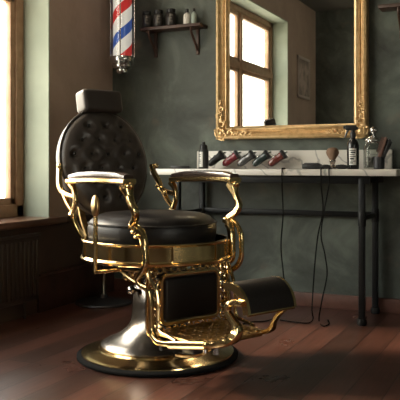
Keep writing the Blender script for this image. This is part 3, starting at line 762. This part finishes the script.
# headrest
hc = Bc + bv*(HH+0.042) + bn*0.01
b = new()
r = bmesh.ops.create_cube(b, size=1); bmesh.ops.scale(b, vec=(0.10, 0.24, 0.122), verts=r['verts'])
bmesh.ops.bevel(b, geom=b.edges[:], offset=0.024, segments=5, profile=0.55, affect='EDGES')
for v in b.verts:
    p = v.co.copy(); v.co = hc + bn*p.x + bu*p.y + bv*p.z
hd = part('headrest', b, LEATHERB, ang=60)
b = new()
for s in (-0.05, 0.05): tube(b, [hc+bu*s-bv*0.05-bn*0.02, hc+bu*s-bv*0.14-bn*0.045, hc+bu*s-bv*0.2-bn*0.055], 0.008, 8, 3)
part('headrest_post', b, STEEL)
# back support spine from seat frame to backrest
b = new()
for s in (-0.13, 0.13):
    tube(b, [(RC-RR+0.02, s, 0.50), (RC-RR-0.05, s*1.0, 0.56), Bc+bu*s-bv*0.22-bn*0.072, Bc+bu*s+bv*0.10-bn*0.072], 1, 10, 6, up=(0, 1, 0), flat=(0.010, 0.018))
part('back_support', b, GOLDD)

def P3(lst): return [CP(*q) for q in lst]
for side in (-1, 1):
    T = (lambda p: p) if side < 0 else mir_l
    LA = -0.31
    # armrest
    b = new()
    af, ar = CP(129.5, 180, LA).x, CP(72, 180, LA).x
    rail = [(ar, LA, 0.853), (ar+0.1, LA-0.004, 0.857), ((ar+af)/2, LA-0.006, 0.860), (af-0.08, LA-0.004, 0.860), (af, LA, 0.857)]
    tube(b, T([Vector(p) for p in rail]), 1, 16, 6, up=(0, 0, 1), flat=(0.037, 0.014))
    arail = part('arm_rail', b, GOLD)
    b = new()
    padp = [(ar+0.006, LA, 0.872), (ar+0.10, LA-0.004, 0.880), ((ar+af)/2, LA-0.006, 0.885), (af-0.08, LA-0.004, 0.882), (af-0.008, LA, 0.874)]
    tube(b, T([Vector(p) for p in padp]), [0.75, 1, 1.05, 1, 0.8], 16, 6, up=(0, 0, 1), flat=(0.034, 0.018))
    part('armrest_pad', b, PADM)
    # front arm post: block under arm, S-curved stem, knuckle
    b = new()
    s1 = P3([(126, 185, LA), (127.5, 190, LA), (129, 196, LA), (131, 203, LA), (134.5, 210, LA+0.005), (135.5, 217, LA+0.015), (133, 224, LA+0.03)])
    tube(b, T(s1), [1.75, 1.5, 1.0, 0.9, 0.95, 0.9, 1.0], 10, 6, up=(0, 1, 0), flat=(0.015, 0.017))
    for px, y, r_ in ((130, 186, 0.020), (124, 186, 0.015), (127.5, 192, 0.017), (129.5, 199, 0.013)):
        q = T([CP(px, y, LA)])[0]; ball(b, q, r_, (1, 1.0, 0.8), 10, 6)
    part('front_arm_post', b, GOLD)
    b = new()
    LK = LA+0.035
    for px, y, r_ in ((132.5, 225, 0.017), (134, 232, 0.015), (137, 237, 0.014)):
        q = T([CP(px, y, LK)])[0]; ball(b, q, r_, (1.25, 1.1, 0.75), 12, 8)
    s2 = P3([(131, 226, LK), (136, 228, LK+0.005), (141, 233, LK+0.015), (144, 241, LK+0.02), (145, 250, LK+0.02)])
    tube(b, T(s2), [1, 1.1, 1.1, 1.1, 1.0], 10, 6, up=(0, 1, 0), flat=(0.014, 0.015))
    part('knuckle_joint', b, GOLD)
    # long strap going past the ring and down to the footrest arm
    b = new()
    LS = LK+0.02
    s3 = P3([(141, 231, LS), (144.5, 240, LS), (145, 252, LS), (145, 266, LS), (143, 272, LS+0.005), (138, 279, LS+0.01), (141, 285, LS+0.015), (148, 290, LS+0.025), (150.5, 302, LS+0.03), (151, 320, LS+0.03), (152, 332, LS+0.03), (157, 341, LS+0.03), (166, 344, LS+0.03), (175, 344, LS+0.03)])
    tube(b, T(s3), 1, 12, 6, up=(0, 1, 0), flat=(0.0125, 0.013))
    s4 = P3([(147, 268, LS+0.02), (150, 280, LS+0.02), (156, 290, LS+0.03), (158, 305, LS+0.03), (158, 322, LS+0.03), (160, 331, LS+0.03), (168, 336, LS+0.03), (176, 341, LS+0.03)])
    tube(b, T(s4), 0.0085, 8, 6)
    part('side_strap', b, GOLD)
    if side > 0:
        b = new(); LO = 0.285
        tube(b, P3([(230, 218, LO), (237, 225, LO), (241, 234, LO), (241.5, 246, LO), (241, 258, LO), (236, 267, LO-0.01), (226, 271, LO-0.03), (217, 268, LO-0.05)]), 1, 10, 6, up=(0, 1, 0), flat=(0.012, 0.010))
        part('outer_guard_loop', b, GOLD)
    # rear arm post and hinge straps holding the back
    LB = -0.305
    b = new()
    s5 = P3([(71, 184, LB), (74.5, 191, LB), (75.5, 202, LB), (74, 210, LB), (72.5, 215, LB)])
    tube(b, T(s5), [1.3, 1.0, 0.9, 0.9, 1.0], 10, 6, up=(0, 1, 0), flat=(0.012, 0.013))
    q = T([CP(72.5, 215, LB)])[0]; ball(b, q, 0.021, (1, 1, 0.95), 12, 8)
    s6 = P3([(72.5, 215, LB), (76, 225, LB+0.01), (81, 234, LB+0.03), (86, 242, LB+0.045)])
    tube(b, T(s6), 1, 10, 6, up=(0, 1, 0), flat=(0.010, 0.012))
    part('rear_arm_post', b, GOLD)
    b = new()
    s7 = P3([(59.5, 164, -0.285), (59.5, 172, -0.29), (59.5, 183, LB), (62, 191, LB), (68, 195, LB), (75, 197, LB)])
    tube(b, T(s7), [0.9, 1.0, 1.0, 1, 0.9, 0.8], 10, 6, up=(0, 1, 0), flat=(0.016, 0.012))
    s8 = P3([(64, 194, LB), (67, 202, LB), (71, 209, LB), (73, 213, LB)])
    tube(b, T(s8), 1, 8, 5, up=(0, 1, 0), flat=(0.012, 0.012))
    for px, y in ((59.5, 166), (61, 188), (68, 195)):
        q = T([CP(px, y, -0.298)])[0]; ball(b, q, 0.014, (1, 1, 1), 10, 6)
    part('back_hinge_strap', b, GOLD)
    # footrest side arm
    LF = LS+0.03
    b = new()
    a1, a2 = CP(170, 345, LF), CP(206, 345.5, LF)
    arm_pts = T([a1, a2]) if side < 0 else [mir_l([a1])[0], CP(243, 336, 0.175)]
    tube(b, arm_pts, 1, 12, 1, up=(0, 1, 0), flat=(0.017, 0.015))
    for q in arm_pts: ball(b, q, 0.016, (1, 0.7, 1), 12, 8)
    part('footrest_arm', b, GOLD)
    b = new()
    LP = -0.155
    s9 = [CP(203, 345, LF)] + P3([(216, 345, LF+0.02), (227, 342, LF+0.03), (235.5, 336, LP-0.01), (237, 328, LP), (232.5, 320, LP), (228, 312, LP), (229, 305, LP), (235, 302.5, LP+0.01), (243, 304, LP+0.015)])
    if side > 0: s9 = P3([(241, 336, 0.175), (248, 334, 0.17), (257, 332, 0.165), (266, 331.5, 0.16), (272, 328, 0.15), (274.5, 321, 0.145), (279, 314, 0.14), (285, 309, 0.135)])
    tube(b, T(s9) if side < 0 else s9, [1.0, 1.0, 1.2, 1.35, 1.3, 1.1, 0.9, 0.9, 0.95, 0.8] if side < 0 else [0.8, 0.8, 0.75, 0.8, 0.95, 0.75, 0.7, 0.7], 12, 6, up=(0, 1, 0), flat=(0.014, 0.016))
    part('footrest_scroll', b, GOLD)

# lever
b = new(); LL = -0.395
k0 = CP(95, 272, LL); 
tube(b, P3([(95, 272, LL), (95.2, 250, LL), (95.5, 230, LL), (95.5, 216, LL)]), [0.9, 1, 0.9, 0.9], 10, 4, up=(0, 1, 0), flat=(0.0085, 0.010))
tube(b, [k0, k0+Vector((0.03, 0.03, 0.002)), k0+Vector((0.05, 0.10, 0.006))], 0.008, 8, 4)
lev = part('side_lever', b, GOLD)
b = new(); q = CP(95.3, 206.5, LL); ball(b, q, 0.029, (0.85, 0.55, 1.75), 16, 10); finish('lever_grip', b, GOLDD, lev)

# front pad and filigree frame
PA = 0.345
b = new(); box(b, PA-0.02, PA+0.018, -0.150, 0.158, 0.240, 0.430, 0.016, 4); part('calf_pad', b, LEATHER)
b = new()
def rrect(y0, y1, z0, z1, r, a):
    out = []
    for cy, cz, s in ((y1-r, z1-r, 0), (y0+r, z1-r, 1), (y0+r, z0+r, 2), (y1-r, z0+r, 3)):
        for k in range(5):
            an = (s+k/4)*PI/2; out.append((a, cy+r*math.cos(an), cz+r*math.sin(an)))
    return out
tube(b, rrect(-0.162, 0.170, 0.228, 0.442, 0.03, PA), 1, 8, 1, up=(1, 0, 0), flat=(0.010, 0.008), closed=True)
tube(b, rrect(-0.235, 0.235, 0.178, 0.500, 0.045, PA), 1, 8, 1, up=(1, 0, 0), flat=(0.009, 0.007), closed=True)
U, V = (0, 1, 0), (0, 0, 1)
for k in range(11):
    y = -0.205+k*0.041; s = 1 if k % 2 else -1
    spiral(b, (PA, y, 0.470), 0.023, U, V, 1.25, 0.0042, a0=PI/2*s, sgn=s)
    spiral(b, (PA, y, 0.200), 0.020, U, V, 1.25, 0.0050, a0=PI/2*s, sgn=-s)
    tube(b, [(PA, y+0.020, 0.456), (PA, y+0.022, 0.484), (PA, y+0.016, 0.510)], 0.0045, 6, 3)
for k in range(7):
    z = 0.235+k*0.036; s = 1 if k % 2 else -1
    for sy in (-1, 1): spiral(b, (PA, sy*0.202, z), 0.026, U, V, 1.25, 0.0050, a0=0, sgn=s*sy)
part('filigree_frame', b, GOLD)
# curved filigree skirts hanging below the ring between straps and panel
for side in (-1, 1):
    b = new()
    for k in range(4):
        s = 1 if k % 2 else -1
        spiral(b, (PA-0.04-k*0.035, side*0.250, 0.445-0.004*k), 0.021, (1, 0, 0), V, 1.2, 0.0052, a0=PI/2*s, sgn=s)
    tube(b, [(PA, side*0.24, 0.46), (PA-0.1, side*0.25, 0.462), (PA-0.2, side*0.25, 0.46)], 0.006, 8, 3)
    tube(b, [(PA, side*0.24, 0.40), (PA-0.08, side*0.25, 0.418), (PA-0.2, side*0.25, 0.455)], 0.006, 8, 3)
    part('scroll_bracket', b, GOLDD)
# support beams between pedestal and front frame
b = new()
for s in (-0.12, 0.12): tube(b, [(0.04, s*0.4, 0.40), (0.2, s, 0.42), (PA-0.02, s, 0.44)], 1, 8, 4, up=(0, 0, 1), flat=(0.012, 0.014))
part('seat_bearer', b, DSTEEL)
# perforated step plate
SP0, SP1, SPW, SPZ = 0.355, 0.655, 0.185, 0.196
b = new()
tube(b, [(SP0, -SPW, SPZ), (SP1-0.03, -SPW, SPZ), (SP1, -SPW+0.04, SPZ), (SP1, SPW-0.04, SPZ), (SP1-0.03, SPW, SPZ), (SP0, SPW, SPZ)], 0.010, 8, 1)
tube(b, [(SP0, -SPW, SPZ), (SP0, SPW, SPZ)], 0.010, 8, 1)
for i in range(6):
    for j in range(8):
        s = 1 if (i+j) % 2 else -1
        spiral(b, (SP0+0.028+i*0.048, -SPW+0.025+j*0.048, SPZ+0.002), 0.025, (1, 0, 0), (0, 1, 0), 1.1, 0.0065, a0=PI/2*s, sgn=s, n=9, seg=6)
part('step_plate', b, GOLDD)
# cross bar, small foot pedal and dark pivot block under the step
b = new(); tube(b, [(0.42, -0.22, 0.150), (0.42, 0.22, 0.150)], 0.014, 10, 1); tube(b, [(0.07, 0, 0.15), (0.42, 0, 0.15)], 0.016, 10, 1); part('cross_bar', b, DSTEEL)
b = new()
pd = P3([(178, 354.5, -0.16), (186, 356, -0.16), (196, 356, -0.16), (204, 353.5, -0.14), (210, 350, -0.10)])
tube(b, pd, [1.1, 1.2, 0.9, 0.7, 0.7], 10, 5, up=(0, 0, 1), flat=(0.016, 0.006)); part('foot_pedal', b, GOLD)
b = new(); q = CP(216, 350, -0.13)
tube(b, [(q.x, q.y, q.z+0.035), (q.x, q.y, q.z-0.018)], [0.008, 0.012], 10, 1); part('stop_pin', b, STEEL)
b = new(); tube(b, [CP(205, 345, -0.2), CP(205, 353, -0.2)], 0.007, 8, 1); part('stop_pin', b, STEEL)
b = new(); box(b, 0.37, 0.46, -0.07, 0.07, 0.095, 0.140, 0.012); part('pivot_block', b, DSTEEL)

# footrest cushion: arched leather pad between brass end plates
HWF = 0.13
sec = [(225, 284), (230, 283.5), (236, 286), (241, 291), (245, 298), (247.5, 306), (249, 315)]
arc = [CP(px, y, -HWF) for px, y in sec]
arc = [(p.x, p.z) for p in arc]
def arch(b, y0, y1, thick, grow=0.0, n=8, bulge=0.0):
    cs = catmull([Vector((x, 0, z)) for x, z in arc], 4)
    top, bot = [], []
    for i, c_ in enumerate(cs):
        t = cs[min(i+1, len(cs)-1)]-cs[max(i-1, 0)]; nn = Vector((t.z*-1, 0, t.x)).normalized()
        if nn.z < 0: nn = -nn
        e = math.sin(PI*i/(len(cs)-1))**0.5 if bulge else 1
        top.append(c_+nn*(grow+bulge*e)); bot.append(c_-nn*thick*(0.35+0.65*e if bulge else 1))
    loop = top+bot[::-1]; rings = []
    for k in range(n+1):
        y = y0+(y1-y0)*k/n; rings.append([b.verts.new((p.x, y, p.z)) for p in loop])
    N = len(loop)
    for k in range(n):
        for i in range(N): b.faces.new((rings[k][i], rings[k][(i+1) % N], rings[k+1][(i+1) % N], rings[k+1][i]))
    b.faces.new(rings[0]); b.faces.new(rings[-1][::-1])
b = new(); arch(b, -HWF+0.008, HWF-0.008, 0.022, 0.0, 8, 0.006); part('footrest_cushion', b, LEATHER, ang=50)
for y in (-HWF, HWF):
    b = new(); arch(b, y-0.007, y+0.007, 0.026, 0.005, 1); part('footrest_end_plate', b, GOLD)
b = new()
p0, p1 = arc[-1], arc[0]
tube(b, [(p0[0]-0.006, -HWF, p0[1]-0.002), (p0[0]-0.006, HWF, p0[1]-0.002)], 0.008, 8, 1)
tube(b, [(p1[0]+0.004, -HWF, p1[1]-0.010), (p1[0]+0.004, HWF, p1[1]-0.010)], 0.007, 8, 1)
part('footrest_edge_rod', b, GOLD)

# ------------------------------------------------------------------ light
wd = bpy.data.worlds.new('world'); S.world = wd; wd.use_nodes = True
bg = wd.node_tree.nodes['Background']
nt = wd.node_tree
tc = nt.nodes.new('ShaderNodeTexCoord'); sp = nt.nodes.new('ShaderNodeSeparateXYZ'); nt.links.new(tc.outputs['Generated'], sp.inputs[0])
rp = nt.nodes.new('ShaderNodeValToRGB'); nt.links.new(sp.outputs['Z'], rp.inputs['Fac'])
rp.color_ramp.elements[0].position = 0.0; rp.color_ramp.elements[0].color = (0.75, 0.68, 0.55, 1)
rp.color_ramp.elements[1].position = 0.35; rp.color_ramp.elements[1].color = (1.0, 0.97, 0.90, 1)
nt.links.new(rp.outputs['Color'], bg.inputs['Color']); bg.inputs['Strength'].default_value = 12.0

sun = bpy.data.objects.new('sun', bpy.data.lights.new('sun', 'SUN')); COL.objects.link(sun)
sun.data.energy = 12.0; sun.data.angle = math.radians(9); sun.data.color = (1.0, 0.80, 0.58)
az = 0.17; el = math.radians(30)
d = Vector((math.cos(az)*math.cos(el), math.sin(az)*math.cos(el), -math.sin(el)))
sun.rotation_euler = d.to_track_quat('-Z', 'Y').to_euler()

pt = bpy.data.objects.new('window_light', bpy.data.lights.new('window_light', 'AREA')); COL.objects.link(pt)
pt.data.shape = 'RECTANGLE'; pt.data.size = 2.1; pt.data.size_y = 3.3; pt.data.energy = 1; pt.data.cycles.is_portal = True
pt.location = (-0.45, (WY0+WY1)/2, (WZ0+WZ1)/2); pt.rotation_euler = Vector((1, 0, -0.10)).to_track_quat('-Z', 'Y').to_euler()

p2 = bpy.data.objects.new('window_light', bpy.data.lights.new('fill_window_light', 'AREA')); COL.objects.link(p2)  # sky portal of the added right window
p2.data.shape = 'RECTANGLE'; p2.data.size = hz; p2.data.size_y = 2*hq; p2.data.energy = 1; p2.data.cycles.is_portal = True
p2.location = (RX+0.13, (QY0+QY1)/2, (QZ0+QZ1)/2); p2.rotation_euler = Vector((-1, 0, 0)).to_track_quat('-Z', 'Y').to_euler()
def fill_lamp(x, y, lab, e):  # added fill lamps, unseen; they warm the left wall and brass
    c = thing('fill_lamp', lab, 'lamp', (x, y, RZ-0.001)); c['group'] = 'added fill lamps out of view'
    b = new(); lathe(b, [(0.05, 0), (0.05, -0.015), (0.012, -0.03), (0.012, -0.20), (0.05, -0.22)], 20); finish('fitting', b, STEEL, c)
    b = new(); ball(b, (0, 0, -0.215-0.115*e), 0.13*e, (1, 1, 1), 24, 14); g = finish('glass_globe', b, FILL_LAMP, c)
    return c
fill_lamp(1.6, -4.6, 'small globe lamp added unseen on the ceiling at the rear as fill light', 0.75)
fill_lamp(0.75, -1.2, 'round globe lamp added unseen on the ceiling to warm the left wall', 1.0)

# haze
HAZE = 0
if HAZE:
    m = bpy.data.materials.new('room_haze'); m.use_nodes = True; nt = m.node_tree
    nt.nodes.remove(nt.nodes['Principled BSDF'])
    v = nt.nodes.new('ShaderNodeVolumeScatter'); v.inputs['Color'].default_value = (1, 0.90, 0.78, 1)
    v.inputs['Density'].default_value = HAZE; v.inputs['Anisotropy'].default_value = 0.35
    nt.links.new(v.outputs[0], nt.nodes['Material Output'].inputs['Volume'])
    b = new(); box(b, -0.19, RX-0.01, RY+0.01, -0.002, 0.002, RZ-0.01)
    o = finish('haze', b, m, smooth=False); o['kind'] = 'stuff'; o['label'] = 'thin warm dusty haze in the air near the window'; o['category'] = 'haze'

S.view_settings.view_transform = 'Standard'; S.view_settings.look = 'None'
S.view_settings.exposure = 0.0; S.view_settings.gamma = 1.0; S.view_settings.use_curve_mapping = False
